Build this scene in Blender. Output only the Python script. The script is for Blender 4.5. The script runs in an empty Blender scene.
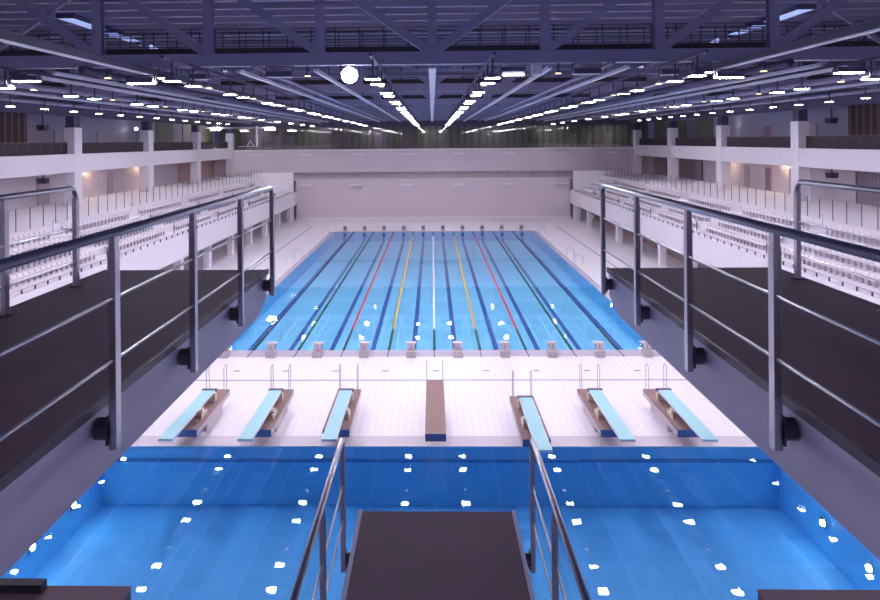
import bpy, math, random
from math import sin, cos, pi, radians
from mathutils import Vector, Matrix
random.seed(4)
S = bpy.context.scene
C = S.collection

# ---------------------------------------------------------------- camera
cd = bpy.data.cameras.new('camera'); cam = bpy.data.objects.new('camera', cd); C.objects.link(cam)
F, CX, CY, YAW, ROLL = 717.2, 416.3, 141.0, -.0219, -.0084
f = Vector((sin(YAW), cos(YAW), 0)); r0 = f.cross(Vector((0, 0, 1))).normalized(); u0 = r0.cross(f)
r = cos(ROLL)*r0 + sin(ROLL)*u0; u = -sin(ROLL)*r0 + cos(ROLL)*u0
M = Matrix((r, u, -f)).transposed().to_4x4(); M.translation = (-.0387, 0, 11.477)
cam.matrix_world = M
cd.sensor_fit = 'HORIZONTAL'; cd.sensor_width = 36; cd.lens = 36*F/880
cd.shift_x = (440-CX)/880; cd.shift_y = -(300-CY)/880
cd.clip_start = .05; cd.clip_end = 500
S.camera = cam
# ---------------------------------------------------------------- world, exposure
w = bpy.data.worlds.new('world'); S.world = w; w.use_nodes = True
w.node_tree.nodes['Background'].inputs[0].default_value = (.05, .05, .12, 1)
w.node_tree.nodes['Background'].inputs[1].default_value = .6
S.view_settings.view_transform = 'Standard'; S.view_settings.look = 'None'
S.view_settings.gamma = 1; S.view_settings.exposure = 0.18
LAMP = (1.0, .925, 1.05)          # tint of the hall lamps
LAMP_E = 155.0                    # radiance of a hall luminaire
UW_E = 150.0                     # radiance of an underwater lamp

# ---------------------------------------------------------------- materials
def newmat(name):
    m = bpy.data.materials.new(name); m.use_nodes = True
    n = m.node_tree; return m, n.nodes, n.links, n.nodes['Principled BSDF']
def mat(name, col, rough=.5, metal=0., var=.0, scale=3., bump=0., spec=.5):
    m, N, L, B = newmat(name)
    B.inputs['Base Color'].default_value = (*col, 1); B.inputs['Roughness'].default_value = rough
    B.inputs['Metallic'].default_value = metal; B.inputs['Specular IOR Level'].default_value = spec
    if var or bump:
        tc = N.new('ShaderNodeTexCoord'); no = N.new('ShaderNodeTexNoise'); no.inputs['Scale'].default_value = scale
        no.inputs['Detail'].default_value = 4
        L.new(tc.outputs['Object'], no.inputs['Vector'])
        if var:
            mx = N.new('ShaderNodeMix'); mx.data_type = 'RGBA'
            mx.inputs[6].default_value = (*[c*(1-var) for c in col], 1); mx.inputs[7].default_value = (*[min(1, c*(1+var)) for c in col], 1)
            L.new(no.outputs['Fac'], mx.inputs[0]); L.new(mx.outputs[2], B.inputs['Base Color'])
        if bump:
            b = N.new('ShaderNodeBump'); b.inputs['Strength'].default_value = bump; b.inputs['Distance'].default_value = .01
            L.new(no.outputs['Fac'], b.inputs['Height']); L.new(b.outputs[0], B.inputs['Normal'])
    return m
def emit(name, col, s):
    m, N, L, B = newmat(name)
    B.inputs['Base Color'].default_value = (.8, .8, .8, 1)
    B.inputs['Emission Color'].default_value = (*col, 1); B.inputs['Emission Strength'].default_value = s
    return m
def tiles(name, col, mortar, size=.3, rough=.35, ms=.012):
    m, N, L, B = newmat(name)
    tc = N.new('ShaderNodeTexCoord'); br = N.new('ShaderNodeTexBrick'); br.offset = 0
    br.inputs['Scale'].default_value = 1; br.inputs['Brick Width'].default_value = size; br.inputs['Row Height'].default_value = size
    br.inputs['Mortar Size'].default_value = ms; br.inputs['Color1'].default_value = (*col, 1)
    br.inputs['Color2'].default_value = (*[c*.97 for c in col], 1); br.inputs['Mortar'].default_value = (*mortar, 1)
    L.new(tc.outputs['Object'], br.inputs['Vector']); L.new(br.outputs['Color'], B.inputs['Base Color'])
    B.inputs['Roughness'].default_value = rough
    return m
def math_n(N, L, op, a, b=None):
    n = N.new('ShaderNodeMath'); n.operation = op
    for i, v in enumerate((a, b)):
        if v is None: continue
        if isinstance(v, (int, float)): n.inputs[i].default_value = v
        else: L.new(v, n.inputs[i])
    return n.outputs[0]
def lane_mat():
    """blue pool tiles with the ten dark lane lines, end tees and two pale floor joints"""
    m, N, L, B = newmat('main_pool_tile')
    tc = N.new('ShaderNodeTexCoord'); sp = N.new('ShaderNodeSeparateXYZ'); L.new(tc.outputs['Object'], sp.inputs[0])
    x, y = sp.outputs[0], sp.outputs[1]
    fr = math_n(N, L, 'PINGPONG', math_n(N, L, 'ADD', x, 101.25), 1.25)     # 0 at lane centres (x = 1.25+2.5k)
    line = math_n(N, L, 'LESS_THAN', fr, .15)
    inr = math_n(N, L, 'MULTIPLY', math_n(N, L, 'GREATER_THAN', y, 40.6), 1)
    line = math_n(N, L, 'MULTIPLY', line, inr)
    tee = math_n(N, L, 'MULTIPLY', math_n(N, L, 'LESS_THAN', fr, .5), math_n(N, L, 'LESS_THAN', math_n(N, L, 'ABSOLUTE', math_n(N, L, 'SUBTRACT', y, 41)), .13))
    dark = math_n(N, L, 'MAXIMUM', line, tee)
    j1 = math_n(N, L, 'LESS_THAN', math_n(N, L, 'ABSOLUTE', math_n(N, L, 'SUBTRACT', y, 57.2)), .22)
    j2 = math_n(N, L, 'LESS_THAN', math_n(N, L, 'ABSOLUTE', math_n(N, L, 'SUBTRACT', y, 74.5)), .35)
    jj = math_n(N, L, 'MULTIPLY', math_n(N, L, 'MAXIMUM', j1, j2), .35)
    no = N.new('ShaderNodeTexNoise'); no.inputs['Scale'].default_value = .35; L.new(tc.outputs['Object'], no.inputs['Vector'])
    base = N.new('ShaderNodeMix'); base.data_type = 'RGBA'
    base.inputs[6].default_value = (.20, .62, .93, 1); base.inputs[7].default_value = (.26, .70, .97, 1); L.new(no.outputs['Fac'], base.inputs[0])
    a = N.new('ShaderNodeMix'); a.data_type = 'RGBA'; L.new(jj, a.inputs[0]); L.new(base.outputs[2], a.inputs[6]); a.inputs[7].default_value = (.5, .8, .95, 1)
    b = N.new('ShaderNodeMix'); b.data_type = 'RGBA'; L.new(dark, b.inputs[0]); L.new(a.outputs[2], b.inputs[6]); b.inputs[7].default_value = (.015, .10, .40, 1)
    L.new(b.outputs[2], B.inputs['Base Color']); B.inputs['Roughness'].default_value = .6
    return m
def water_mat(name, tint, bump, scale):
    m, N, L, B = newmat(name); N.remove(B); out = N['Material Output']
    tr = N.new('ShaderNodeBsdfTransparent'); tr.inputs[0].default_value = (*tint, 1)
    gl = N.new('ShaderNodeBsdfGlossy'); gl.inputs['Roughness'].default_value = .016
    fr = N.new('ShaderNodeFresnel'); geo = N.new('ShaderNodeNewGeometry')
    ior = N.new('ShaderNodeMix'); ior.inputs[2].default_value = 1.33; ior.inputs[3].default_value = 1/1.33
    L.new(geo.outputs['Backfacing'], ior.inputs[0]); L.new(ior.outputs[0], fr.inputs['IOR'])
    tc = N.new('ShaderNodeTexCoord'); no = N.new('ShaderNodeTexNoise'); no.inputs['Scale'].default_value = scale; no.inputs['Detail'].default_value = 2
    L.new(tc.outputs['Object'], no.inputs['Vector'])
    bp = N.new('ShaderNodeBump'); bp.inputs['Strength'].default_value = 1; bp.inputs['Distance'].default_value = bump
    L.new(no.outputs['Fac'], bp.inputs['Height']); L.new(bp.outputs[0], gl.inputs['Normal'])
    mx = N.new('ShaderNodeMixShader'); L.new(fr.outputs[0], mx.inputs[0]); L.new(tr.outputs[0], mx.inputs[1]); L.new(gl.outputs[0], mx.inputs[2])
    L.new(mx.outputs[0], out.inputs[0])
    return m
def stripes(name, c1, c2, period, axis=1, duty=.5, rough=.6):
    m, N, L, B = newmat(name)
    tc = N.new('ShaderNodeTexCoord'); sp = N.new('ShaderNodeSeparateXYZ'); L.new(tc.outputs['Object'], sp.inputs[0])
    t = math_n(N, L, 'FRACT', math_n(N, L, 'DIVIDE', math_n(N, L, 'ADD', sp.outputs[axis], 500), period))
    k = math_n(N, L, 'LESS_THAN', t, duty)
    a = N.new('ShaderNodeMix'); a.data_type = 'RGBA'; L.new(k, a.inputs[0]); a.inputs[6].default_value = (*c1, 1); a.inputs[7].default_value = (*c2, 1)
    L.new(a.outputs[2], B.inputs['Base Color']); B.inputs['Roughness'].default_value = rough
    return m
def glass_mat(name, tint, refl=.08):
    m, N, L, B = newmat(name); N.remove(B); out = N['Material Output']
    tr = N.new('ShaderNodeBsdfTransparent'); tr.inputs[0].default_value = (*tint, 1)
    gl = N.new('ShaderNodeBsdfGlossy'); gl.inputs['Roughness'].default_value = .03
    mx = N.new('ShaderNodeMixShader'); mx.inputs[0].default_value = refl
    L.new(tr.outputs[0], mx.inputs[1]); L.new(gl.outputs[0], mx.inputs[2]); L.new(mx.outputs[0], out.inputs[0])
    return m

WHITE = mat('white_paint', (.80, .76, .82), .6, var=.03, scale=.6)
WALLP = stripes('far_wall_panel', (.69, .59, .66), (.63, .54, .60), .5, 2, .06)
SLOT = mat('slot_pink', (.56, .47, .52), .6)
DECK = tiles('deck_tile', (.86, .82, .87), (.73, .68, .76), .30, .35, .014)
GUTTER = stripes('gutter_grating', (.52, .47, .56), (.42, .38, .47), .08, 0)
GUTTER2 = stripes('edge_grating', (.66, .60, .66), (.58, .52, .58), .1, 0)
DRAIN = mat('drain_steel', (.20, .19, .32), .4, .3)
MAINT = lane_mat()
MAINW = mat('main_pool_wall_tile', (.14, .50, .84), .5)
DIVT = tiles('diving_pool_tile', (.07, .36, .74), (.055, .31, .66), .5, .6, .01)
DIVL = mat('diving_pool_ledge', (.03, .20, .50), .6)
WATER1 = water_mat('main_water', (.88, .96, 1), .0025, 1.4)
WATER2 = water_mat('diving_water', (.84, .94, 1), .0018, .9)
STEEL = mat('brushed_steel', (.50, .50, .56), .28, 1., bump=.05, scale=40)
STEELD = mat('dark_steel', (.11, .09, .13), .45, .4)
PLATE = mat('platform_side', (.74, .73, .97), .55, var=.10, scale=1.5)
RUBBER = mat('platform_rubber', (.23, .135, .185), .7, var=.18, scale=2.2, bump=.3)
RUBBER2 = mat('brown_rubber', (.30, .19, .18), .75, var=.08, scale=3)
EDGEB = mat('blue_edge', (.13, .17, .36), .5)
CONC = mat('pale_concrete', (.62, .55, .60), .6)
AQUA = mat('aqua_board', (.36, .66, .72), .55, var=.04, scale=20)
CREAM = mat('cream_plastic', (.80, .72, .58), .5)
BLUST = mat('truss_paint', (.36, .325, .48), .5, var=.08, scale=.7)
BLUSD = mat('truss_dark', (.09, .075, .15), .6)
ROOF = stripes('roof_deck', (.17, .16, .29), (.11, .10, .20), .35, 0)
CATW = mat('catwalk_brown', (.07, .04, .05), .7)
TRAY = mat('light_tray', (.85, .83, .97), .35, .2)
HOUS = mat('lamp_housing', (.16, .15, .24), .5)
LENS = emit('lamp_lens', LAMP, LAMP_E)
LENSOFF = mat('unlit_lens', (.75, .75, .85), .3)
STAR = emit('flood_lens', (.93, .96, 1), 220)
FLOODL = emit('flood_lens_soft', (1, .97, 1), 30)
AMBER = emit('amber_lens', (1, .62, .25), 6)
WARM = emit('warm_lens', (1, .70, .42), 900)
UWL = emit('underwater_lens', (.75, .95, 1), UW_E)
SEATM = mat('seat_plastic', (.80, .74, .80), .4)
SEATD = mat('seat_bracket', (.50, .45, .52), .5)
STAND = mat('stand_white', (.83, .79, .85), .6, var=.02)
LOUV = stripes('louvre', (.46, .42, .47), (.27, .25, .30), .9, 1, .12)
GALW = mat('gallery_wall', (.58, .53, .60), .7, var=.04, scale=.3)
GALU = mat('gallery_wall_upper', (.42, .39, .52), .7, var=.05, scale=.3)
WOOD = stripes('gallery_timber', (.06, .04, .05), (.22, .11, .09), .9, 1, .35)
DARKP = mat('balustrade_dark', (.035, .024, .035), .7)
DOORM = mat('door_brown', (.26, .17, .21), .5)
DOORG = mat('door_grey', (.46, .40, .46), .5)
SHUT = stripes('shutter_mauve', (.30, .24, .30), (.22, .17, .22), .45, 1, .3)
PINK = mat('pink_wall', (.48, .31, .30), .7)
OLIVE = stripes('curtain_olive', (.22, .21, .16), (.15, .13, .13), 1.1, 0, .4)
OLIVEP = mat('curtain_mauve', (.26, .20, .25), .7)
GLASS = glass_mat('gallery_glass', (.85, .88, .85))
DARK = mat('black_box', (.03, .025, .04), .6)
ROPE = {k: mat('rope_'+k, c, .5) for k, c in dict(green=(.01, .10, .09), red=(.75, .05, .10), yellow=(.85, .52, .06), white=(.9, .9, .95), blue=(.015, .07, .20)).items()}
SKYP = emit('dusk_pane', (.25, .42, 1), .55)
BLOCKM = mat('block_grey', (.52, .45, .48), .5)

# ---------------------------------------------------------------- mesh helpers
class MB:
    def __init__(s): s.v = []; s.f = []; s.m = []; s.mi = 0
    def add(s, vs, fs):
        o = len(s.v); s.v += [tuple(v) for v in vs]; s.f += [[i+o for i in q] for q in fs]; s.m += [s.mi]*len(fs); return s
    def box(s, x0, x1, y0, y1, z0, z1):
        x0, x1 = min(x0, x1), max(x0, x1)
        v = [(x, y, z) for z in (z0, z1) for y in (y0, y1) for x in (x0, x1)]
        return s.add(v, [(0, 2, 3, 1), (4, 5, 7, 6), (0, 1, 5, 4), (2, 6, 7, 3), (0, 4, 6, 2), (1, 3, 7, 5)])
    def bbox(s, x0, x1, y0, y1, z0, z1, b=.02):
        """box with bevelled vertical and top edges (an octagonal plan, chamfered lid)"""
        x0, x1 = min(x0, x1), max(x0, x1)
        def ring(i, z): return [(x0+b+i, y0+i, z), (x1-b-i, y0+i, z), (x1-i, y0+b+i, z), (x1-i, y1-b-i, z), (x1-b-i, y1-i, z), (x0+b+i, y1-i, z), (x0+i, y1-b-i, z), (x0+i, y0+b+i, z)]
        vs = ring(0, z0)+ring(0, z1-b)+ring(b*.7, z1)
        fs = [tuple(range(7, -1, -1)), tuple(range(16, 24))]
        for k in (0, 8):
            for i in range(8): j = (i+1) % 8; fs.append((k+i, k+j, k+8+j, k+8+i))
        return s.add(vs, fs)
    def beam(s, p, q, w, h, up=(0, 0, 1)):
        """bar of width w (sideways) and height h (along up) from p to q"""
        p, q = Vector(p), Vector(q); d = (q-p).normalized(); up = Vector(up)
        if abs(d.dot(up)) > .99: up = Vector((0, 1, 0))
        sd = d.cross(up).normalized(); up = sd.cross(d)
        vs = [e+sd*a*w/2+up*b*h/2 for e in (p, q) for a, b in ((-1, -1), (1, -1), (1, 1), (-1, 1))]
        return s.add(vs, [(3, 2, 1, 0), (4, 5, 6, 7), (0, 1, 5, 4), (1, 2, 6, 5), (2, 3, 7, 6), (3, 0, 4, 7)])
    def tube(s, pts, rad, n=10, caps=True):
        pts = [Vector(p) for p in pts]; rings = []; up = None
        for i, p in enumerate(pts):
            if i == 0: d = pts[1]-p
            elif i == len(pts)-1: d = p-pts[i-1]
            else: d = (pts[i+1]-p).normalized()+(p-pts[i-1]).normalized()
            d.normalize()
            if up is None: up = Vector((0, 0, 1)) if abs(d.z) < .9 else Vector((1, 0, 0))
            a = d.cross(up).normalized(); b = a.cross(d); up = b
            rings.append([p+rad*(cos(2*pi*k/n)*a+sin(2*pi*k/n)*b) for k in range(n)])
        vs = [v for rg in rings for v in rg]; fs = []
        for i in range(len(pts)-1):
            for k in range(n):
                j = (k+1) % n; fs.append((i*n+k, i*n+j, (i+1)*n+j, (i+1)*n+k))
        if caps: fs += [tuple(range(n-1, -1, -1)), tuple((len(pts)-1)*n+k for k in range(n))]
        return s.add(vs, fs)
    def prism(s, prof, axis, a, b):
        """profile of 2D points extruded along an axis: axis 'y' profile=(x,z); 'x' profile=(y,z)"""
        n = len(prof)
        g = (lambda p, t: (p[0], t, p[1])) if axis == 'y' else (lambda p, t: (t, p[0], p[1]))
        vs = [g(p, a) for p in prof]+[g(p, b) for p in prof]
        return s.add(vs, [tuple(range(n)), tuple(range(2*n-1, n-1, -1))]+[(i, i+n, (i+1) % n+n, (i+1) % n) for i in range(n)])
    def ibeam(s, axis, a, b, c1, z0, z1, w=.3, t=.05):
        """I section along x (c1 = y centre) or y (c1 = x centre)"""
        for u0_, u1_, zz0, zz1 in ((-w/2, w/2, z0, z0+t), (-w/2, w/2, z1-t, z1), (-t/2-.01, t/2+.01, z0+t, z1-t)):
            if axis == 'x': s.box(a, b, c1+u0_, c1+u1_, zz0, zz1)
            else: s.box(c1+u0_, c1+u1_, a, b, zz0, zz1)
        return s
    def build(s, name, mats, parent=None, loc=None, smooth=False):
        me = bpy.data.meshes.new(name); me.from_pydata(s.v, [], s.f); me.update()
        if not isinstance(mats, (list, tuple)): mats = [mats]
        for m in mats: me.materials.append(m)
        for p, i in zip(me.polygons, s.m): p.material_index = i; p.use_smooth = smooth and len(p.vertices) == 4
        import bmesh
        bm = bmesh.new(); bm.from_mesh(me); bmesh.ops.recalc_face_normals(bm, faces=bm.faces); bm.to_mesh(me); bm.free()
        o = bpy.data.objects.new(name, me); C.objects.link(o)
        if parent: o.parent = parent
        if loc: o.location = loc
        return o
def tag(o, label=None, cat=None, group=None, kind=None):
    for k, v in (('label', label), ('category', cat), ('group', group), ('kind', kind)):
        if v: o[k] = v
    return o
def thing(name, label, cat, loc=(0, 0, 0), group=None, rz=0):
    o = bpy.data.objects.new(name, None); C.objects.link(o); o.location = loc; o.rotation_euler[2] = rz
    o.empty_display_size = .1
    return tag(o, label, cat, group)
def dup(o, loc=None, rz=None, label=None, group=None, parent=None):
    c = o.copy(); C.objects.link(c)
    if parent: c.parent = parent
    if loc is not None: c.location = loc
    if rz is not None: c.rotation_euler[2] = rz
    if label: c['label'] = label
    if group: c['group'] = group
    for ch in list(o.children): dup(ch, parent=c)
    return c
def struct(name, mb, m, parent=None):
    o = mb.build(name, m, parent)
    if not parent: o['kind'] = 'structure'
    return o
ORD = ['nearest', 'second', 'third', 'fourth', 'fifth', 'sixth', 'seventh', 'eighth', 'ninth', 'tenth', 'eleventh', 'twelfth', 'thirteenth', 'fourteenth', 'fifteenth', 'sixteenth', 'seventeenth', 'eighteenth', 'nineteenth', 'twentieth', 'twenty-first', 'twenty-second', 'twenty-third']
SIDE = {-1: 'left', 1: 'right'}

# ================================================================= STRUCTURE
PX, PY0, PY1 = 12.55, 39.35, 90.9       # main pool
DX, DY0, DY1 = 12.7, 2.0, 26.95         # diving pool
# floor (pool deck) round the basins
b = MB()
b.box(-24, -PX-.5, 38.7, 91.2, -.3, 0); b.box(PX+.5, 24, 38.7, 91.2, -.3, 0)
b.box(-24, 24, 27.9, 38.15, -.3, 0); b.box(-33, 33, 91.2, 108, -.3, 0)
b.box(-24, -PX-.5, 38.15, 38.7, -.3, 0); b.box(PX+.5, 24, 38.15, 38.7, -.3, 0)
b.box(-24, -DX-.4, DY0-14, 27.9, -.3, 0); b.box(DX+.4, 24, DY0-14, 27.9, -.3, 0); b.box(-DX-.4, DX+.4, DY0-14, DY0, -.3, 0)
struct('floor', b, DECK)
b = MB()
b.box(-PX-.5, PX+.5, 38.15, PY0, -.03, .0); b.box(-PX-.5, -PX, PY0, PY1, -.03, .0); b.box(PX, PX+.5, PY0, PY1, -.03, .0); b.box(-PX-.5, PX+.5, PY1, PY1+.3, -.03, .0)
struct('pool_gutter', b, GUTTER)
b = MB(); b.box(-PX-.5, PX+.5, 38.08, 38.14, -.01, .012); b.box(-DX-.4, DX+.4, 26.96, 27.0, -.02, .006)
struct('trim_1', b, mat('gutter_lip', (.9, .88, .95), .3))
b = MB(); b.box(-DX-.4, DX+.4, 27.0, 27.9, -.03, .0); b.box(-DX-.4, -DX, DY0, 27, -.03, 0); b.box(DX, DX+.4, DY0, 27, -.03, 0)
struct('diving_pool_gutter', b, GUTTER2)
b = MB()
b.box(-24, 24, 34.36, 34.46, .001, .006)
for s in (-1, 1): b.box(s*16.4-.06, s*16.4+.06, 28, 96.3, .001, .006)
struct('trim_2', b, DRAIN)
# main pool basin
ZB = -1.2
b = MB(); b.box(-PX, PX, PY0, PY1, ZB-.2, ZB); struct('pool_floor', b, MAINT)
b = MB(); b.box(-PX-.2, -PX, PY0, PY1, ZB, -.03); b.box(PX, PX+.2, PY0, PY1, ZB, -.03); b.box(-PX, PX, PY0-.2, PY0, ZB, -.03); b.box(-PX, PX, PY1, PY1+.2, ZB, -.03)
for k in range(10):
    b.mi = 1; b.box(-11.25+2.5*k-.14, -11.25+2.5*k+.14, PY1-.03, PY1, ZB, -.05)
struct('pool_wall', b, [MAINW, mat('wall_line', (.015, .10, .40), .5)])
# diving basin
ZD = -2.2
b = MB(); b.box(-DX, DX, DY0, DY1, ZD-.2, ZD); struct('diving_pool_floor', b, DIVT)
DWT = tiles('diving_wall_tile_lightened', (.12, .52, .93), (.10, .46, .86), .5, .6, .01)  # floor tile made lighter in colour to offset weak light on the walls
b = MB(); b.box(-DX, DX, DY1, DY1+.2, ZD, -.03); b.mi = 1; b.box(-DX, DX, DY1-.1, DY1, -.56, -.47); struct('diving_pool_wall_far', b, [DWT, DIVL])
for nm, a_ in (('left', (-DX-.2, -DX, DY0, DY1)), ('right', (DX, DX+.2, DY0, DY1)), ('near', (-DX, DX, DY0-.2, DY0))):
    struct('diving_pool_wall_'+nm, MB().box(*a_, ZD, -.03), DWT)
b = MB(); b.add([(-PX, PY0, -.02), (PX, PY0, -.02), (PX, PY1, -.02), (-PX, PY1, -.02)], [(0, 1, 2, 3)])
tag(b.build('pool_water', WATER1), 'pale blue water filling the far lane swimming pool', 'water', kind='stuff')
b = MB(); b.add([(-DX, DY0, -.03), (DX, DY0, -.03), (DX, DY1, -.03), (-DX, DY1, -.03)], [(0, 1, 2, 3)])
tag(b.build('diving_water', WATER2), 'deep blue water of the near diving pool with lamp reflections', 'water', kind='stuff')

# far wall
b = MB(); b.box(-20.3, 20.3, 106.2, 106.6, 0, 5.75); b.box(-26, 26, 107.6, 108, 0, 5.75); b.box(-33.4, -26, 107.6, 108, 0, 6.85); b.box(26, 33.4, 107.6, 108, 0, 6.85)
b.box(-33.4, 33.4, 107.5, 108.2, 6.85, 10.1); struct('wall_far', b, WALLP)
b = MB(); b.box(-26.3, 26.3, 106.1, 108.4, 5.75, 5.88); b.box(-30.5, 30.5, 107.3, 112, 10.1, 10.3); b.box(-20.3, 20.3, 106.1, 106.3, 0, .25); struct('trim_3', b, WHITE)
b = MB(); b.box(-26, 26, 108.2, 108.4, 5.88, 6.85)
b.mi = 1
for i in range(-6, 7): b.box(i*3.78-.04, i*3.78+.04, 108.1, 108.2, 5.88, 6.85)
struct('trim_4', b, [SLOT, mat('slot_line', (.36, .30, .34), .6)])
# glazed gallery on top of the far wall
b = MB(); b.box(-33.4, 33.4, 111.6, 112, 10.3, 14.4)
b.mi = 1
for x0, x1 in ((-29, -22), (-17, -13.5), (-9, -7), (-5, -3.5), (1.5, 2.2)): b.box(x0, x1, 111.4, 111.6, 10.3, 14.3)
struct('wall_gallery', b, [OLIVE, OLIVEP])
fr = MB()
for i in range(-20, 21): fr.box(i*1.5-.035, i*1.5+.035, 107.75, 107.85, 10.3, 13.7)
fr.box(-30.5, 30.5, 107.7, 107.9, 13.7, 13.85)
wn = struct('window_1', fr, BLUSD)
g = MB(); g.box(-30.4, 30.4, 107.79, 107.81, 10.3, 13.7); g.build('pane', GLASS, wn)
# roof deck with purlins, end closures
b = MB(); b.box(-36, 36, -13, 113, 18.8, 19)
b.mi = 1
for i in range(46): b.box(-30, 30, 12+i*2.1, 12.25+i*2.1, 18.45, 18.8)
b.mi = 2; b.box(-30.5, 30.5, 107.4, 112, 13.85, 18.8)
struct('ceiling', b, [ROOF, BLUST, BLUSD])
for s in (-1, 1):
    b = MB(); b.box(s*29.4, s*29.9, -12, 108, 13.75, 14.5); b.box(s*30, s*30.4, -12, 108, 14.5, 18.8)
    struct('trim_%d' % (6+s), b, BLUSD)
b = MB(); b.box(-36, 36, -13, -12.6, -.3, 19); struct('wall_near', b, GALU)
for s in (-1, 1):
    n = SIDE[s]
    # gallery back walls, slabs
    b = MB(); b.box(s*33, s*33.4, -13, 108, 6.3, 9.95)
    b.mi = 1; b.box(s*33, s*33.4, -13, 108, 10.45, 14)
    b.mi = 2; b.box(s*32.9, s*33, -13, 57.5, 10.45, 14)
    b.mi = 3; b.box(s*32.92, s*33, 92.5, 107.5, 6.3, 9.95)
    if s < 0: b.box(s*32.92, s*33, 108, 108.2, 6.3, 9.95)
    b.mi = 4; b.box(s*32.9, s*33, 85, 90.5, 10.45, 14); b.box(s*32.9, s*33, 94, 107, 10.45, 14)
    struct('wall_'+n, b, [GALW, GALU, WOOD, PINK, OLIVE])
    b = MB(); b.box(s*30.2, s*33.2, -13, 108, 10.0, 10.45); b.box(s*30.0, s*30.35, -13, 107.5, 9.1, 10.62)
    struct('gallery_floor_'+n, b, WHITE)
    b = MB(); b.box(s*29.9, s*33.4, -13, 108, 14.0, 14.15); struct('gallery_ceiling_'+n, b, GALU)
    # concourse + stepped stand with parapet, sloping underside
    b = MB()
    prof = [(20.15, 2.2), (20.15, 4.12), (20.35, 4.12), (20.35, 3.75)]
    x, z = 20.75, 3.75
    for k in range(4):
        prof += [(x, z), (x, z+.45)]; x += .95; z += .45
    prof += [(24.55, z), (24.55, 6.3), (33, 6.3), (33, 6.0), (25.2, 6.0), (21.2, 2.2)]
    b.prism([(s*px, pz) for px, pz in prof], 'y', 20, 107.9)
    struct('stand_'+n, b, STAND)
    b = MB(); b.box(s*23.4, s*23.6, 14, 106, 0, 5.0)
    b.mi = 1; b.box(s*23.3, s*23.4, 14, 106, 0, .35)
    struct('wall_understand_'+n, b, [LOUV, PINK])
    b = MB(); b.box(s*20.3, s*26.2, 104, 104.4, 0, 6.98); struct('wall_stub_'+n, b, STAND)
    b = MB(); b.box(s*33.4, s*36, -13, 113, -.3, 19) if False else b.box(s*24, s*24.3, -13, 20, -.3, 19)
    struct('wall_side_'+n, b, GALU)

# ================================================================= COLUMNS
fw = ['nearest to the far wall', 'second from the far wall', 'third from the far wall', 'fourth from the far wall, nearest in view']
proto = None
for s in (-1, 1):
    for i, yc in enumerate((107.3, 91.6, 75.85, 60.1)):
        lab = 'square white column on %s concourse, %s' % (SIDE[s], fw[i])
        if proto is None:
            proto = thing('column', lab, 'column', (s*30.46, yc, 6.3), 'white columns along both galleries')
            b = MB(); b.bbox(-.49, .49, -.65, .65, -.0, 6.55, .03); b.build('shaft', WHITE, proto)
            b = MB(); b.box(-.36, -.26, -.5, .5, 6.55, 7.5).box(.26, .36, -.5, .5, 6.55, 7.5).box(-.26, .26, -.44, -.38, 6.55, 7.5).box(-.26, .26, .38, .44, 6.55, 7.5).box(-.42, .42, -.56, .56, 6.55, 6.62); b.build('steel_cap', BLUSD, proto)
        else: dup(proto, (s*30.46, yc, 6.3), label=lab)
# pillars under the stands
proto = None
for s in (-1, 1):
    for i in range(8):
        yc = 50.5+7.5*i
        lab = 'short white pillar under %s stand, %s from the far end' % (SIDE[s], ['first', 'second', 'third', 'fourth', 'fifth', 'sixth', 'seventh', 'eighth'][7-i])
        if proto is None:
            proto = tag(MB().bbox(-.3, .3, -.35, .35, 0, 2.25, .02).build('pillar', WHITE, None, (s*20.75, yc, 0)), lab, 'pillar', 'short pillars under the stands')
        else: dup(proto, (s*20.75, yc, 0), label=lab)

# ================================================================= ROOF STEEL
SP = 4.45
tr_proto = None
ZC0, ZC1, ZT0, ZT1 = 14.5, 15.0, 18.1, 18.42
tlab = ['nearest', 'second', 'third', 'fourth', 'fifth', 'farthest']
for i in (0, 1, 2, 3, 4, 5, -1, -2):
    Y = 28.4+15.8*i
    if i == 5: Y = 106.6
    lab = 'violet-blue steel roof truss spanning the hall, %s' % (tlab[i] if i in (0, 5) else tlab[i]+' from the front') if i >= 0 else 'steel roof truss over the diving tower, %s' % ('ahead of it' if i == -1 else 'behind it')
    if tr_proto is None:
        tr_proto = thing('roof_truss', lab, 'truss', (0, Y, ZC0), 'roof trusses across the hall')
        T = lambda mb, nm, m=BLUST: mb.build(nm, m, tr_proto)
        T(MB().ibeam('x', -29.4, 29.4, 0, 0, .5, .42, .05).box(-29.4, 29.4, -.2, -.17, .02, .48), 'bottom_chord')
        T(MB().ibeam('x', -29.4, 29.4, 0, 3.6, 3.92, .42, .05), 'top_chord')
        for k in range(-6, 7):
            x = k*SP
            T(MB().box(x-.19, x+.19, -.17, -.13, .5, 3.6).box(x-.19, x+.19, .13, .17, .5, 3.6).box(x-.03, x+.03, -.13, .13, .5, 3.6), 'vertical')
            if k: 
                s = 1 if k > 0 else -1
                T(MB().beam((x, 0, 3.65), (x-s*SP, 0, .45), .26, .34, (0, 0, 1)), 'diagonal')
        for s in (-1, 1):
            T(MB().beam((s*3*SP, 0, 3.6), (s*4*SP, 0, .5), .12, .16), 'brace')
    else: dup(tr_proto, (0, Y, ZC0), label=lab)
# secondary transverse beams between trusses
pb = None
for i in range(10):
    Y = 32.3+7.9*(i//2)*2 + (0 if i % 2 == 0 else 7.9)
    if Y > 105: continue
    lab = 'secondary violet cross beam between roof trusses, %s from the front' % ('first' if i == 0 else ORD[i])
    if pb is None:
        pb = tag(MB().ibeam('x', -29.4, 29.4, 0, 0, .3, .3, .04).build('cross_beam', BLUST, None, (0, Y, 15.1)), lab, 'beam', 'secondary cross beams')
    else: dup(pb, (0, Y, 15.1), label=lab)
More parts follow.
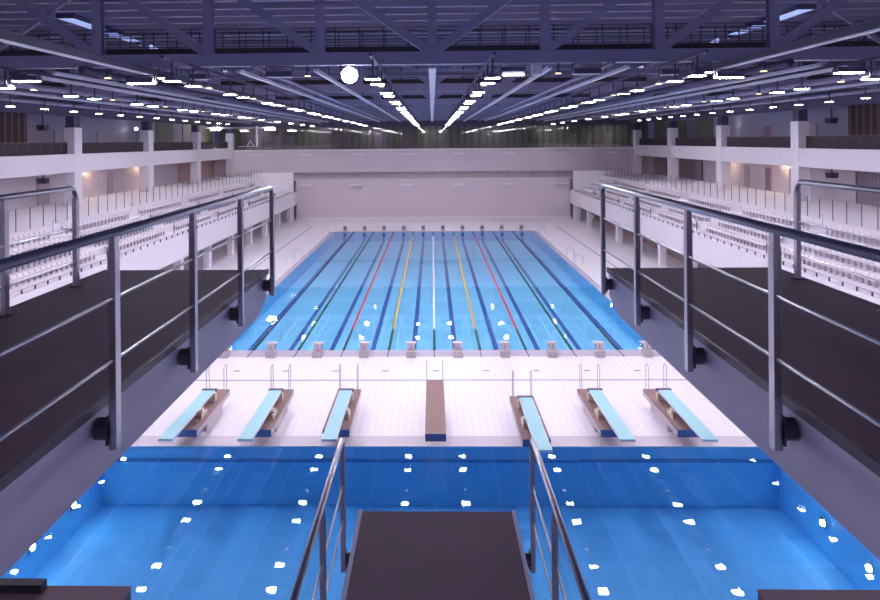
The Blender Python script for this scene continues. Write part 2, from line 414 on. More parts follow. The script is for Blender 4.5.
# longitudinal light trays / rails
def tray(x, z, wd, y0, lab, gr='long pale trays under the roof'):
    t = thing('ceiling_tray', lab, 'cable tray', (x, y0, z), gr)
    L_ = 106-y0
    MB().box(-wd/2, wd/2, 0, L_, 0, .05).box(-wd/2, -wd/2+.02, 0, L_, .05, .14).box(wd/2-.02, wd/2, 0, L_, .05, .14).build('channel', TRAY, t)
    n = int(L_/7.9); h0 = None
    for i in range(n+1):
        if h0 is None: h0 = MB().box(-.02, .02, .02, .06, .05, 15.1-z).build('hanger', BLUSD, t, (0, 28.4-y0+.1 if y0 < 28 else 3.6, 0))
        else: dup(h0, (0, h0.location[1]+7.9*i, 0), parent=t) if h0.location[1]+7.9*i < L_ else None
tray(0, 14.36, .30, 28.7, 'wide pale tray down the centre of the ceiling')
for s in (-1, 1):
    n = SIDE[s]
    tray(s*4.7, 14.3, .16, 28.7, 'pale narrow tray just %s of the centre tray' % n)
    tray(s*7.8, 14.3, .16, 28.8, 'pale tray, second out %s of the centre tray' % n)
    tray(s*15.4, 14.3, .14, 28.9, 'pale tray, fourth out %s of the centre tray' % n)
    tray(s*16.45, 14.2, .10, 28.9, 'thin tray, fifth out %s of the centre tray' % n)
    tray(s*22.6, 14.2, .12, 28.9, 'outermost thin tray along %s side of the ceiling' % n)
    # crane beam in front of / under the trusses
    t = thing('runway_beam', 'deep violet runway beam with pale lower flange, %s side of ceiling' % n, 'beam', (s*11.4, 12.6, 14.2), 'long runway beams')
    MB().box(-.085, .085, 0, 93, 0, .05).build('lower_flange', TRAY, t)
    MB().box(-.04, .04, 0, 93, .05, .25).box(-.13, .13, 0, 93, .25, .30).build('web', BLUSD, t)
    # dark longitudinal pipes
    for j, (px, pz, pr) in enumerate(((6.9, 14.75, .09), (13.6, 14.9, .14), (19.8, 14.7, .16), (21.8, 14.4, .10), (27.0, 14.3, .13))):
        tag(MB().tube([(s*px, 27.5, 14.495-pr), (s*px, 106, 14.495-pr)], pr, 8).build('pipe', BLUSD if j % 2 else BLUST, smooth=True),
            'long round pipe under the roof, %s out %s of centre' % (['first', 'second', 'third', 'fourth', 'fifth'][j], n), 'pipe', 'long roof pipes')
    # dusk-blue roof lights seen between the trusses
    for i in range(7):
        t = thing('roof_light', 'strip of dusk blue glazing in %s roof, %s from the front' % (n, 'first' if i == 0 else ORD[i]), 'skylight', (s*19.6, 38+i*5.2, 18.2), 'roof light strips')
        MB().box(-.42, .42, 0, 4.2, 0, .08).build('pane', SKYP, t)
        MB().box(-.5, -.42, -.1, 4.3, 0, .25).box(.42, .5, -.1, 4.3, 0, .25).box(-.42, .42, -.1, 0, 0, .25).box(-.42, .42, 4.2, 4.3, 0, .25).build('frame', BLUSD, t)
# catwalks behind trusses
cw = None
for i in range(3):
    Y = 29.6+15.8*i
    lab = 'brown catwalk with thin handrails behind the %s truss' % tlab[i]
    if cw is None:
        cw = thing('catwalk', lab, 'catwalk', (0, Y, 15.1), 'catwalks in the roof')
        MB().box(-28, 28, 0, 1.1, 0, .06).box(-28, 28, 0, .03, .06, .30).box(-28, 28, 1.07, 1.1, .06, .30).build('deck', CATW, cw)
        for yy in (.02, 1.08):
            b = MB()
            for zz in (1.1, .75, .5): b.beam((-28, yy, zz), (28, yy, zz), .035, .035)
            k = -28.
            while k <= 28: b.box(k-.02, k+.02, yy-.02, yy+.02, .06, 1.1); k += 1.0
            b.build('handrail', BLUSD, cw)
    else: dup(cw, (0, Y, 15.1), label=lab)

# ================================================================= LUMINAIRES
def make_lum(name, lab, loc, w_, l_, lens, group, h=.14):
    t = thing(name, lab, 'ceiling lamp', loc, group)
    MB().prism([(-w_/2-.02, .0), (w_/2+.02, .0), (w_*.28, h), (-w_*.28, h)], 'y', -l_/2-.03, l_/2+.03).build('housing', HOUS, t)
    MB().box(-w_/2, w_/2, -l_/2, l_/2, -.010, -.001).build('lens', lens, t)
    MB().box(-.03, .03, -.03, .03, h, 14.4-loc[2]).build('hanger', BLUSD, t)
    return t
ROWS = [2.12, 9.3, 16.7]
rown = ['inner', 'second', 'third']
lp = None; am = None
for s in (-1, 1):
    for ri, X in enumerate(ROWS):
        cnt = 0
        for k in range(0, 11):
            for yy in (25.4+7.4*k, 27.7+7.4*k):
                if yy > 105 or (k >= 6 and yy > 26+7.4*k): continue
                lab = 'lit ceiling lamp in %s row %s of centre, %s from the front' % (rown[ri], SIDE[s], 'first' if cnt == 0 else ORD[cnt])
                if lp is None: lp = make_lum('ceiling_lamp', lab, (s*X, yy, 13.68), .5, .40, LENS, 'lit ceiling lamps in rows')
                else: dup(lp, (s*X, yy, 13.68), label=lab)
                cnt += 1
            if k < (9 if ri < 2 else 6):
                lab = 'small amber lamp in %s row %s of centre, %s from the front' % (rown[ri], SIDE[s], 'first' if k == 0 else ORD[k])
                ly = 29.7+7.4*k
                if ly < 105:
                    if am is None: am = make_lum('amber_lamp', lab, (s*X, ly, 13.75), .2, .2, AMBER, 'small amber lamps', .10)
                    else: dup(am, (s*X, ly, 13.75), label=lab)
    for ri, X in enumerate(ROWS+[24.9]):
        t = thing('lamp_track', 'dark square lamp track carrying the %s row %s of centre' % ((rown+['outer'])[ri], SIDE[s]), 'track', (s*X, 24.5, 14.4), 'lamp tracks under the trusses')
        MB().box(-.05, .05, 0, 82, 0, .1).build('channel', BLUSD, t)
        if ri in (1, 2):  # lamps and tracks out of view, added to light the dark platforms
            for k in ((-4,) if ri == 1 else (-4, -3)):
                t2 = thing('lamp_track', 'short track for added lamps overhead %s of the diving tower, %s' % (SIDE[s], 'inner' if ri == 1 else ('outer rear' if k == -4 else 'outer front')), 'track', (s*X, -5 if k == -4 else 2.8, 14.4))
                MB().box(-.05, .05, 0, 4, 0, .1).build('channel', BLUSD, t2)
                for yy in (25.4+7.4*k, 27.7+7.4*k):
                    dup(lp, (s*X, yy, 13.68), label='added fill lamp overhead on the %s track %s of centre, above the diving platforms' % (rown[ri], SIDE[s]), group='added lamps above the diving tower, %s track %s' % (rown[ri], SIDE[s]))
    cnt = 0
    for k in range(13):
        yy = 41.8+3.75*k
        lab = 'small round-lit downlight in outer row, %s side, %s from the front' % (SIDE[s], 'first' if k == 0 else ORD[k])
        if k == 0 and s == -1:
            dl = make_lum('downlight', lab, (s*24.9, yy, 13.72), .36, .36, LENS, 'outer row downlights', .12)
        else: dup(dl, (s*24.9, yy, 13.72), label=lab)
# big reflector lamps on the nearest truss
def reflector(x, z, lens, lab, w_=1.05, y=28.35, hb=.43):
    t = thing('reflector_lamp', lab, 'floodlight', (x, y, z), 'large reflector lamps at the nearest truss')
    MB().prism([(-.3, 0), (.3, 0), (.15, .22), (-.15, .22)], 'x', -w_/2, w_/2).build('housing', HOUS, t)
    MB().box(-w_/2+.03, w_/2-.03, -.17, .17, -.02, -.003).build('lens', lens, t)
    MB().beam((-w_/2-.015, 0, .05), (-w_/2-.015, 0, hb), .03, .08).beam((w_/2+.015, 0, .05), (w_/2+.015, 0, hb), .03, .08).beam((-w_/2-.03, 0, hb), (w_/2+.03, 0, hb), .08, .03).build('bracket', BLUSD, t)
RX = 1.055
names = {15.4: 'outermost', 11.0: 'fourth out', 10.0: 'third out', 8.8: 'second out', 5.75: 'innermost'}
for s in (-1, 1):
    for x, lit in ((15.4, 1), (11.0, 1), (10.0, 1), (8.8, 0), (5.75, 0)):
        reflector(s*x*1.055, {11.0: 13.86, 15.4: 14.0, 8.8: 14.0}.get(x, 14.06), LENS if lit else LENSOFF, '%s reflector lamp at the nearest truss, %s %s of centre' % ('lit' if lit else 'unlit', names[x], SIDE[s]), 1.05 if x in (15.4, 11., 5.75) else .7, 28.35, {11.0: .32, 15.4: .38, 8.8: .38}.get(x, .43))
    for x in (4.7, 12.3):
        dup(am, (s*x*1.055, 28.4, 14.1), label='amber lamp under the nearest truss, %s %s of centre' % ('inner' if x < 9 else 'outer', SIDE[s]), group='small amber lamps')
# two floodlights: the glaring one aimed at the viewer, the other angled down
t = thing('floodlight', 'round glaring floodlight under the nearest truss, left of centre', 'floodlight', (-3.28, 28.3, 14.1))
def disc(mb, c, nrm, rad, th, n=24):
    c = Vector(c); nrm = Vector(nrm).normalized(); return mb.tube([c, c+nrm*th], rad, n)
aim = Vector((3.07, -26.9, -2.48)).normalized()
disc(MB(), (0, 0, 0), aim, .30, .02).build('lens', STAR, t, smooth=True)
MB().tube([-aim*.35, -aim*.2, -aim*.005], .34, 20).build('housing', HOUS, t, smooth=True)
MB().beam((-.37, .1, 0), (-.37, .1, .42), .03, .06).beam((.37, .1, 0), (.37, .1, .42), .03, .06).beam((-.38, .1, .40), (.38, .1, .40), .06, .03).build('bracket', BLUSD, t)
t = thing('floodlight', 'rectangular white floodlight under the nearest truss, right of centre', 'floodlight', (3.18, 28.3, 14.1))
MB().beam((-.42, 0, 0), (.42, 0, 0), .34, .03, (0, .5, -.9)).build('lens', FLOODL, t)
MB().beam((-.46, .06, .10), (.46, .06, .10), .42, .18, (0, .5, -.9)).build('housing', HOUS, t)
MB().beam((-.5, .1, 0.05), (-.5, .1, .42), .03, .06).beam((.5, .1, 0.05), (.5, .1, .42), .03, .06).build('bracket', BLUSD, t)
t = thing('control_box', 'small grey box beside the rectangular floodlight', 'box', (4.1, 28.4, 14.05))
MB().bbox(-.2, .2, -.15, .15, 0, .4, .02).build('case', TRAY, t); MB().box(-.02, .02, -.02, .02, .4, .45).build('hanger', BLUSD, t)

# ================================================================= WALL DETAILS
wl = None
for row, (yy, z, xs) in enumerate(((107.3, 9.45, [-26.3+7.56*i for i in range(8)]), (106.0, 4.95, [-18.9+7.56*i for i in range(6)]))):
    for i, x in enumerate(xs):
        lab = 'flat white wall lamp on the far wall, %s row, %s from left' % (('upper', 'lower')[row], 'first' if i == 0 else ORD[i])
        if wl is None:
            wl = thing('wall_lamp', lab, 'wall lamp', (x, yy, z), 'flat lamps along the far wall')
            MB().box(-.95, .95, -.32, .0, 0, .06).box(-.95, .95, -.32, -.29, .06, .22).build('tray', WHITE, wl)
            MB().box(-.5, .5, 0, .18, .02, .14).build('arm', WHITE, wl)
        else: dup(wl, (x, yy, z), label=lab)
gl_ = None  # fill lamps added to brighten the gallery interior behind the glass
for i in range(7):
    lab = 'small added fill lamp behind the far gallery glass, %s from left' % (ORD[i] if i else 'first')
    if gl_ is None:
        gl_ = thing('gallery_fill_lamp', lab, 'ceiling lamp', (-27+9*i, 109.6, 13.75), 'fill lamps added behind the far gallery glass')
        MB().tube([(0, 0, .02), (0, 0, .1)], .22, 14).build('housing', HOUS, gl_)
        MB().tube([(0, 0, 0), (0, 0, .02)], .18, 14).build('lens', LENS, gl_)
    else: dup(gl_, (-27+9*i, 109.6, 13.75), label=lab)
# doors & shutters in the gallery walls
dn = 0
def door(x, y, z, wd, h, m, s, frame=True, handle=True):
    global dn; dn += 1
    b = MB(); b.box(x-s*.06, x, y-wd/2, y+wd/2, z, z+h)
    o = struct('door_%d' % dn, b, m)
    MB().box(x-s*.09, x, y-wd/2-.07, y-wd/2, z, z+h+.07).box(x-s*.09, x, y+wd/2, y+wd/2+.07, z, z+h+.07).box(x-s*.09, x, y-wd/2, y+wd/2, z+h, z+h+.07).build('door_frame', GALU if m is not SHUT else BLUSD, o)
    if handle: MB().box(x-s*.12, x-s*.06, y-wd/2+.1, y-wd/2+.22, z+1, z+1.05).build('door_handle', STEEL, o)
door(33, 71.2, 6.3, 1.2, 2.2, DOORM, 1); door(33, 71.2, 10.45, 1.2, 2.2, DOORM, 1)
door(33, 51, 6.3, 11.0, 2.9, SHUT, 1, handle=False); door(32.9, 92, 6.3, 7.5, 3.0, SHUT, 1, handle=False)
door(32.92, 103.5, 6.3, 4, 3.0, SHUT, 1, handle=False)
door(-33, 72.5, 6.3, 1.0, 2.2, DOORG, -1); door(-33, 60, 6.3, 1.6, 2.2, DOORG, -1); door(-33, 62.5, 10.45, 1.2, 2.2, DOORG, -1); door(-33, 70.5, 10.45, 1.2, 2.2, DOORG, -1)
door(33, 66.5, 6.3, .9, 2.2, DOORG, 1); door(33, 63, 10.45, 1.2, 2.2, DOORG, 1); door(33, 76, 6.3, .9, 2.2, DOORG, 1)
for s in (-1, 1):
    n = SIDE[s]
    # dark upper balustrades: one per bay
    for i, (a, c) in enumerate(((-12, 59.4), (60.8, 75.15), (76.5, 90.9), (92.3, 106.6))):
        t = thing('balustrade', 'dark brown balustrade on %s upper gallery, %s bay from the front' % (n, ORD[i] if i else 'first'), 'balustrade', (s*30.6, a, 10.45), 'upper gallery balustrades')
        MB().box(-.03, .03, 0, c-a, .15, 1.1).build('panel', DARKP, t)
        b = MB(); b.box(-.05, .05, 0, c-a, 1.1, 1.16); q = 0.
        while q < c-a: b.box(-.04, .04, q, q+.06, 0, 1.1); q += 1.6
        b.build('frame', STEELD, t)
    # loudspeakers
    for z, where in ((8.75, 'below the gallery front'), (13.0, 'above the upper gallery')):
        t = thing('loudspeaker', 'dark loudspeaker hanging %s on the %s side' % (where, n), 'loudspeaker', (s*31.1, 56.6, z), 'hanging loudspeakers')
        MB().prism([(-.42, 0), (.42, 0), (.3, -.42), (-.3, -.42)], 'x', -.3, .3).build('cabinet', DARK, t)
        MB().box(-.03, .03, -.03, .03, 0, .33+.92 if z < 10 else .97).build('bracket', DARK, t)
        MB().prism([(-.40, -.02), (-.43, -.02), (-.31, -.40), (-.28, -.40)], 'x', -.26, .26).build('grille', STEELD, t)
    # warm spots on concourse wall
    for i, yy in enumerate((67.6, 79.2)):
        t = thing('warm_spot', 'warm spotlight glowing on the %s concourse wall, %s' % (n, ('nearer', 'farther')[i]), 'spotlight', (s*32.65, yy, 9.57), 'warm concourse spotlights')
        MB().tube([(0, 0, .38), (0, 0, .05)], .1, 12).build('can', WHITE, t, smooth=True)
        MB().tube([(0, 0, .05), (0, 0, .03)], .08, 12).build('lens', WARM, t)
    # small floodlight on upper gallery wall
    t = thing('gallery_flood', 'small bright floodlight in front of the %s upper gallery wall' % n, 'floodlight', (s*32.0, 79 if s > 0 else 77, 12.9))
    MB().box(-.18, .18, -.12, .12, 0, .3).build('housing', HOUS, t); MB().box(-.15, .15, -.16, -.12, .03, .27).build('lens', FLOODL, t)
    MB().box(-.03, .03, .0, .06, -2.45, .0).build('post', STEELD, t)
    # guard rail at the head of the stand
    t = thing('guard_rail', 'thin-posted guard rail at the top of the %s stand' % n, 'railing', (s*24.75, 30, 6.3))
    b = MB()
    for zz in (1.3,): b.beam((0, 0, zz), (0, 73.5, zz), .02, .02)
    for zz in (.25, .5, .75, 1.0): b.beam((0, 0, zz), (0, 73.5, zz), .006, .006)
    b.build('cable', STEEL, t)
    pp = None
    for k in range(50):
        if pp is None: pp = MB().box(-.02, .02, -.02, .02, -.3, 1.35).build('post', HOUS, t)
        else: dup(pp, (0, 1.5*k, 0), parent=t)
    # parapet rail
    t = thing('parapet_rail', 'low tube rail with dark brackets on the %s stand front' % n, 'railing', (s*20.25, 30, 4.12))
    MB().tube([(0, 0, .22), (0, 73.5, .22)], .025, 6).build('tube', STEEL, t)
    pp = None
    for k in range(61):
        if pp is None: pp = MB().box(-.03, .03, -.04, .04, 0, .22).build('bracket', STEELD, t)
        else: dup(pp, (0, 1.2*k, 0), parent=t)
    # stair rails in stands
    pr_ = None
    for i in range(6):
        yy = 33.6+11.9*i
        lab = 'thin stair rail climbing the %s stand, %s from the front' % (n, ORD[i] if i else 'first')
        if pr_ is None:
            pr_ = thing('stair_rail', lab, 'railing', (s*20.9, yy, 3.75), 'stair rails in the stands')
            MB().tube([(0, 0, .4), (0, 0, 1.25), (s*3.5, 0, 2.9), (s*3.5, 0, 2.0)], .022, 6).build('tube', STEEL, pr_)
            MB().box(-.025, .025, -.025, .025, 0, 1.1).box(s*1.9-.025, s*1.9+.025, -.025, .025, .9, 2.0).build('post', STEELD, pr_)
        else: dup(pr_, (s*20.9, yy, 3.75), label=lab)
# white rig in the left far corner
t = thing('lighting_rig', 'white frame with lamp rail hanging in the far left corner', 'lighting rig', (-24.6, 100, 10.9))
MB().box(-.09, .09, -.09, .09, -.0, 2.9).build('post', WHITE, t)
MB().box(-7.2, 2.6, -.06, .06, 2.55, 2.7).build('rail', WHITE, t)
MB().beam((-1.4, 0, 0), (-.9, 0, .8), .1, .1).beam((-.9, 0, .8), (-.4, 0, 0), .1, .1).build('stay', WHITE, t)
for x in (-5.8, 1.9):
    MB().tube([(x, 0, 2.5), (x, 0, 2.3)], .7, 14).build('lamp', FLOODL, t)
MB().box(-2.6, -.1, -.03, .03, -.05, .05).build('foot', WHITE, t)

# ================================================================= SEATS
seat_mb = MB()
seat_mb.prism([(-.20, .33), (.16, .33), (.22, .54), (.18, .56), (.12, .38), (-.20, .38)], 'y', -.25, .25)
seat_mb.mi = 1; seat_mb.box(-.05, .05, -.05, .05, 0, .33); seat_mb.box(.12, .20, .25, .31, .40, .50)
sl = seat_mb.build('stand_seat', [SEATM, SEATD])
first_used = False
rest = MB()
rown4 = ['front', 'second', 'third', 'top']
def gap(y): return ((y-33.6) % 11.9) < 1.3 or ((y-33.6) % 11.9) > 11.3
for s in (-1, 1):
    for k in range(4):
        x, z, yy, cnt = 21.35+.95*k, 4.2+.45*k, 31.2, 0
        if k == 0: z = 4.2
        while yy < 97:
            if not gap(yy):
                if cnt < 37:
                    lab = 'white plastic seat in the %s row of the %s stand' % (rown4[k], SIDE[s])
                    gr = 'seats in the %s row, %s stand' % (rown4[k], SIDE[s])
                    if not first_used: o = sl; first_used = True; tag(o, lab, 'seat', gr)
                    else: o = dup(sl, label=lab, group=gr)
                    o.location = (s*x, yy, z); o.rotation_euler[2] = 0 if s > 0 else pi
                else:
                    c = MB(); 
                    c.prism([(s*(x-.20), z+.33), (s*(x+.16), z+.33), (s*(x+.22), z+.54), (s*(x+.18), z+.56), (s*(x+.12), z+.38), (s*(x-.20), z+.38)], 'y', yy-.25, yy+.25)
                    rest.mi = 0; rest.add(c.v, c.f)
                    c = MB(); c.box(s*(x-.05), s*(x+.05), yy-.05, yy+.05, z, z+.33); c.box(s*(x+.12), s*(x+.20), yy+.25, yy+.31, z+.40, z+.50)
                    rest.mi = 1; rest.add(c.v, c.f)
                cnt += 1
            yy += .56
tag(rest.build('distant_seats', [SEATM, SEATD]), 'remaining white plastic seats farther along both stands', 'seats', kind='stuff')

# ================================================================= POOL FURNITURE
# lane ropes
seq = ['blue', 'green', 'red', 'yellow', 'white', 'yellow', 'red', 'green', 'blue']
rlab = ['dark blue lane rope, leftmost', 'green lane rope left of the left red one', 'red lane rope left of centre', 'yellow lane rope left of centre', 'white lane rope down the pool centre', 'yellow lane rope right of centre', 'red lane rope right of centre', 'green lane rope right of the right red one', 'dark blue lane rope, rightmost']
def rope_seg(y0, y1):
    b = MB(); y = y0
    b.tube([(0, y0, 0), (0, y1, 0)], .055, 8)
    while y < y1-.3:
        b.tube([(0, y, 0), (0, y+.28, 0)], .075, 8); y += .36
    return b
for k, c in enumerate(seq):
    t = thing('lane_rope', rlab[k]+' on the pool water', 'lane rope', (-10+2.5*k, 0, .0), 'lane ropes')
    far = 'green'
    a = rope_seg(PY0+.1, 43.7).build('end_floats', ROPE['green'], t, smooth=True)
    rope_seg(43.7, 86.3).build('floats', ROPE[c], t, smooth=True)
    rope_seg(86.3, PY1-.1).build('end_floats', ROPE['green'] if c != 'white' else ROPE['blue'], t, smooth=True)
    MB().tube([(0, 38.1, .03), (0, PY0+.1, .0)], .03, 6).build('cable', STEELD, t)
# starting blocks
def block(lab, loc, rz):
    t = thing('starting_block', lab, 'starting block', loc, 'starting blocks', rz)
    MB().bbox(-.25, .25, -.62, -.05, 0, .34, .02).build('base', BLOCKM, t)
    MB().prism([(-.30, .34), (-.02, .34), (.10, .62), (-.22, .62)], 'x', -.18, .18).build('neck', STEELD, t)
    MB().prism([(-.38, .72), (-.38, .66), (.25, .58), (.25, .64)], 'x', -.26, .26).build('top_plate', CONC, t)
    pn = MB().box(-.2, .2, -.37, -.33, .36, .68).build('back_panel', CONC, t)
    MB().box(-.02, .02, -.385, -.37, .42, .60).build('mark', DOORM, pn)
    return t
bp_ = None
for i in range(10):
    lab = 'starting block at the near pool end, lane position %s from left' % ('first' if i == 0 else ORD[i])
    loc = (-11.25+2.5*i, 38.55, 0)
    if bp_ is None: bp_ = block(lab, loc, 0)
    else: dup(bp_, loc, label=lab)
for i in range(10):
    dup(bp_, (-11.25+2.5*i, 91.45, 0), pi, 'starting block at the far pool end, %s from left' % ('first' if i == 0 else ORD[i]))
# floor drains
dp = None
for i in range(11):
    lab = 'small dark floor drain on the deck between pools, %s from left' % ('first' if i == 0 else ORD[i])
    loc = (-12.45+2.5*i, 35.8, .001)
    if dp is None:
        dp = tag(MB().box(-.16, .16, -.06, .06, 0, .005).build('floor_drain', BLUSD, None, loc), lab, 'drain', 'floor drains between the pools')
        g = MB()
        for q in range(5): g.box(-.14+.06*q, -.12+.06*q, -.05, .05, .005, .009)
        g.build('grate', STEEL, dp)
    else: dup(dp, loc, label=lab)

# springboards
def hoop(mb, x, y0, y1, z0, z1, r_=.014):
    R_ = (y1-y0)/2; pts = [(x, y0, z0), (x, y0, z1-R_)]
    pts += [(x, y0+R_-R_*cos(a), z1-R_+R_*sin(a)) for a in [pi*i/8 for i in range(1, 8)]]
    pts += [(x, y1, z1-R_), (x, y1, z0)]
    return mb.tube(pts, r_, 8)
def springboard(lab, x, dy):
    t = thing('springboard', lab, 'springboard', (x, 27+dy, 0), 'one metre springboards')
    sl_ = MB().box(-.5, .5, -.35, 4.0, .70, .75).build('base_top', RUBBER2, t)
    MB().box(-.5, .5, -.35, 4.0, .50, .70).build('base_slab', CONC, t)
    MB().box(-.5, .5, -.38, -.352, .48, .75).build('front_edge', EDGEB, t)
    MB().bbox(-.33, .33, 1.3, 3.5, 0, .5, .02).build('pedestal', CONC, t)
    bd = MB().box(-.25, .25, -2.2, 2.72, 1.12, 1.16).build('board', AQUA, t)
    MB().box(-.265, -.25, -2.2, 2.72, 1.09, 1.155).box(.25, .265, -2.2, 2.72, 1.09, 1.155).box(-.25, .25, -2.2, 2.72, 1.08, 1.12).build('rim', TRAY, bd)
    fu = MB().tube([(-.33, .95, .97), (.33, .95, .97)], .11, 16).build('fulcrum', CREAM, t, smooth=True)
    for q in (-.36, .33): MB().box(q, q+.03, .6, 1.3, .75, .92).build('fulcrum_rail', CREAM, fu)
    MB().box(-.3, .3, 2.55, 2.80, .75, 1.08).build('hinge_stand', CREAM, t)
    MB().box(-.3, .3, 2.70, 2.86, 1.08, 1.18).build('clamp', STEELD, t)
    for xx in (-.38, .38):
        hoop(MB(), xx, 3.55, 3.95, .75, 1.9).build('handrail', STEEL, t, smooth=True)
    return t
for lab, x, dy in (('aqua springboard, leftmost of the three left of the central platform', -9.42, 0), ('aqua springboard, middle of the three left of the central platform', -6.63, 0),
                   ('aqua springboard immediately left of the central brown platform', -3.7, 0), ('aqua springboard immediately right of the central platform, set farther over the water', 3.62, -.85),
                   ('aqua springboard, middle of the three right of the central platform', 6.6, 0), ('aqua springboard, rightmost of the three right of the central platform', 9.42, 0)):
    springboard(lab, x, dy)
t = thing('low_platform', 'brown one metre diving platform centred between the springboards', 'diving platform', (0, 25.3, 0))
MB().box(-.37, .37, 0, 5.7, 1.11, 1.15).build('deck', RUBBER2, t)
MB().box(-.37, .37, 0.02, 5.7, .88, 1.11).build('slab', CONC, t)
MB().box(-.37, .37, -.02, 0.0, .88, 1.15).build('front_edge', EDGEB, t)
MB().bbox(-.26, .26, 2.7, 5.2, 0, .88, .02).build('pedestal', CONC, t)
for xx in (-.34, .34): hoop(MB(), xx, 5.2, 5.65, 1.15, 2.1).build('handrail', STEEL, t, smooth=True)
MB().box(-.2, .2, 5.7, 6.0, .4, .46).box(-.2, .2, 5.7, 6.3, .0, .06).box(-.2, -.17, 5.7, 6.25, 0, .9).box(.17, .2, 5.7, 6.25, 0, .9).build('step', STEELD, t)
# pool-side grab rails
gp = None
for s in (-1, 1):
    for i, yy in enumerate((66.2, 70.2, 88.0)):
        lab = 'pair of slim ladder rails at the %s edge of the lane pool, %s' % (SIDE[s], ('nearest', 'middle', 'farthest')[i])
        if gp is None:
            gp = thing('pool_ladder', lab, 'ladder', (s*13.3, yy, 0), 'pool ladders')
            for q in (-.3, .3): 
                pts = [(-.35, q, 0), (-.35, q, .7), (-.2, q, .92), (.15, q, .95), (.4, q, .75), (.45, q, 0)]
                MB().tube(pts, .012, 8).build('rail', STEEL, gp, smooth=True)
        else: dup(gp, (s*13.3, yy, 0), label=lab)
# underwater lamps
up = None
for s, ys in ((-1, (24.8, 22.2, 19.6, 17, 12)), (1, (23.8, 21.3, 18.7, 16, 12))):
    for i, yy in enumerate(ys):
        lab = 'underwater lamp in the %s wall of the diving pool, %s from the far corner' % (SIDE[s], 'first' if i == 0 else ORD[i])
        if up is None:
            up = thing('underwater_lamp', lab, 'underwater lamp', (s*DX, yy, -1.15), 'underwater lamps')
            MB().tube([(0, 0, 0), (.05, 0, 0)], .19, 16).build('ring', STEEL, up)
            MB().tube([(.05, 0, 0), (.08, 0, 0)], .09, 16).build('lens', UWL, up)
        else: dup(up, (s*DX, yy, -1.15), rz=pi if s > 0 else 0, label=lab)
fd = None
for i, (x, y) in enumerate(((10.1, 21.4), (10.3, 18.5), (-10.1, 14))):
    lab = 'square dark grille on the diving pool floor, %s' % ('farther one', 'nearer one', 'left one')[i]
    if fd is None:
        fd = tag(MB().box(-.4, .4, -.4, .4, 0, .02).build('pool_grille', DIVL, None, (x, y, ZD)), lab, 'grille', 'grilles on the pool floor')
        g = MB()
        for q in range(6): g.box(-.36+.13*q, -.32+.13*q, -.38, .38, .02, .035)
        g.build('bars', mat('grille_bars', (.02, .12, .36), .5), fd)
    else: dup(fd, (x, y, ZD), label=lab)

# ================================================================= DIVING TOWER
def rail(lab, x, base_z, ys, y_end, out, hgt=.97, drop=.25, y_near=-2, rnd=.1):
    """stainless railing along y at x. ys = post positions (first one = far end). out = direction of the bracket towards the slab"""
    t = thing('platform_railing', lab, 'railing', (x, 0, base_z), 'diving platform railings')
    yf = ys[0]
    top = [(0, yf, hgt-rnd-.02)] + [(0, yf-rnd+rnd*cos(a), hgt-rnd+rnd*sin(a)) for a in [pi/2*i/5 for i in range(6)]] + [(0, y_near, hgt)]
    MB().tube(top, .027, 12).build('top_rail', STEEL, t, smooth=True)
    for zz in (.60, .25):
        MB().tube([(0, yf, zz), (0, y_near, zz)], .0105, 8).build('middle_rail', STEEL, t, smooth=True)
    for i, yy in enumerate(ys):
        p = MB(); p.box(-.018, .018, yy-.028, yy+.028, -drop, hgt-(.02 if i else rnd)).box(-.022, -.018, yy-.032, yy+.032, -drop, hgt-.10).box(.018, .022, yy-.032, yy+.032, -drop, hgt-.10)
        po = p.build('post', STEEL, t)
        if drop: MB().tube([(out*.022, yy, -.14), (out*.102, yy, -.14)], .062, 12).box(out*.022, out*.036, yy-.045, yy+.045, -.22, -.06).build('bracket', STEELD, po)
        else: MB().tube([(0, yy, 0), (0, yy, .015)], .07, 12).build('base_flange', STEELD, po)
        MB().tube([(0, yy-.035, .25), (0, yy+.035, .25)], .016, 8).build('clip', STEEL, po)
    return t
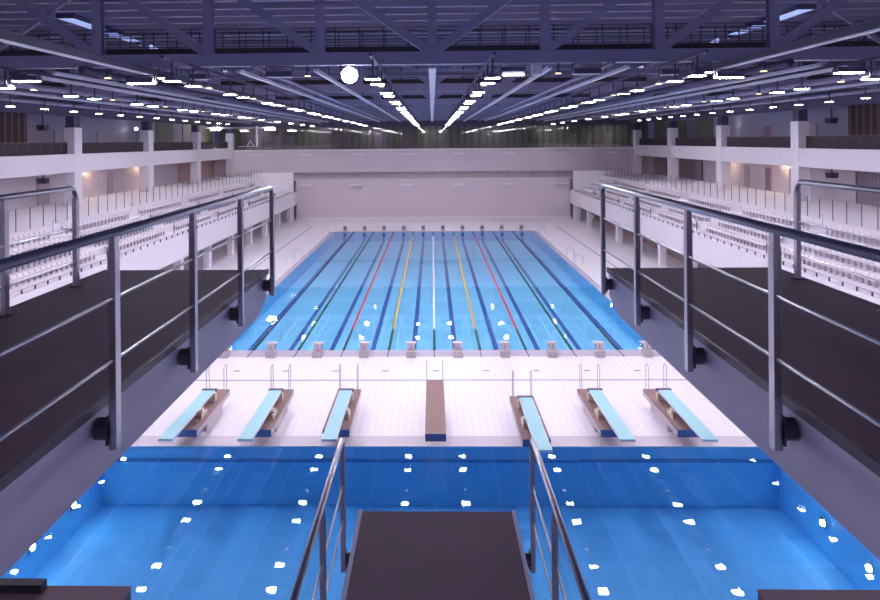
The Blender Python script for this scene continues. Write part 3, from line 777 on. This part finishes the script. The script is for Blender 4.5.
for s, xi, xo in ((-1, -1.96, -3.86), (1, 1.97, 3.86)):
    n = SIDE[s]
    t = thing('high_platform', 'ten metre diving platform with dark rubber deck, %s side' % n, 'diving platform', (0, 0, 10))
    MB().box(xi, xo, -3, 8.28, -.012, 0.0).build('deck', RUBBER, t)
    MB().prism([(-3, -.012), (8.3, -.012), (8.3, -.30), (7.9, -.45), (-3, -.45)], 'x', xi+s*.012, xo-s*.012).build('slab', PLATE, t)
    MB().box(xi-s*.012, xi+s*.012, -3, 8.3, -.05, .006).box(xo-s*.012, xo+s*.012, -3, 8.3, -.05, .006).build('edge_strip', STEELD, t)
    rail('steel railing on the inner edge of the %s ten metre platform' % n, xi+(-s)*.11, 10, [8.05, 6.72, 5.38, 4.03, 2.68, 1.33], 8.1, s)
    rail('steel railing on the outer edge of the %s ten metre platform' % n, -3.74 if s < 0 else 3.78, 10, [7.36 if s < 0 else 7.6, 6.12, 4.88, 3.64, 2.4], 7.5, -s, hgt=1.02, drop=0)
t = thing('middle_platform', 'seven and a half metre diving platform with dark deck, bottom centre', 'diving platform', (-.02, 0, 7.5))
MB().box(-.80, .80, .4, 7.7, -.012, 0).build('deck', RUBBER, t)
MB().prism([(.4, -.012), (7.7, -.012), (7.7, -.25), (7.4, -.4), (.4, -.4)], 'x', -.80, .80).build('slab', PLATE, t)
MB().box(-.84, -.80, .4, 7.72, -.05, .008).box(.80, .84, .4, 7.72, -.05, .008).build('edge_strip', PLATE, t)
rail('steel railing left of the middle platform', -.945, 7.5, [7.05, 5.75, 4.45, 3.15], 7.05, 1, hgt=1.06, y_near=.5)
rail('steel railing right of the middle platform', .915, 7.5, [7.05, 5.75, 4.45, 3.15], 7.05, -1, hgt=1.06, y_near=.5)
for s, x0, x1 in ((-1, -4.48, -7.6), (1, 4.56, 7.6)):
    t = thing('lower_platform', 'dark five metre diving platform at the bottom %s corner' % SIDE[s], 'diving platform', (0, 0, 5))
    MB().box(x0, x1, .4, 10.4, -.012, 0).build('deck', RUBBER, t)
    MB().prism([(.4, -.012), (10.38, -.012), (10.38, -.25), (10, -.35), (.4, -.35)], 'x', x0+s*.012, x1-s*.012).build('slab', STEELD, t)
    if s < 0: MB().box(-6.6, -5.72, 10.2, 10.36, 0, .13).build('kerb', DARK, t)
# tower that carries the platforms, behind and below the viewer
b = MB(); b.box(-7.8, 7.8, -6, -.9, 9.2, 9.54); b.box(-6.5, -5.2, -5, -1.2, -.0, 9.2); b.box(5.2, 6.5, -5, -1.2, 0, 9.2); b.box(-7.8, 7.8, -5, .38, 7.1, 7.5); b.box(-7.8, 7.8, -5, .38, 4.6, 5)
struct('tower_wall', b, PLATE)
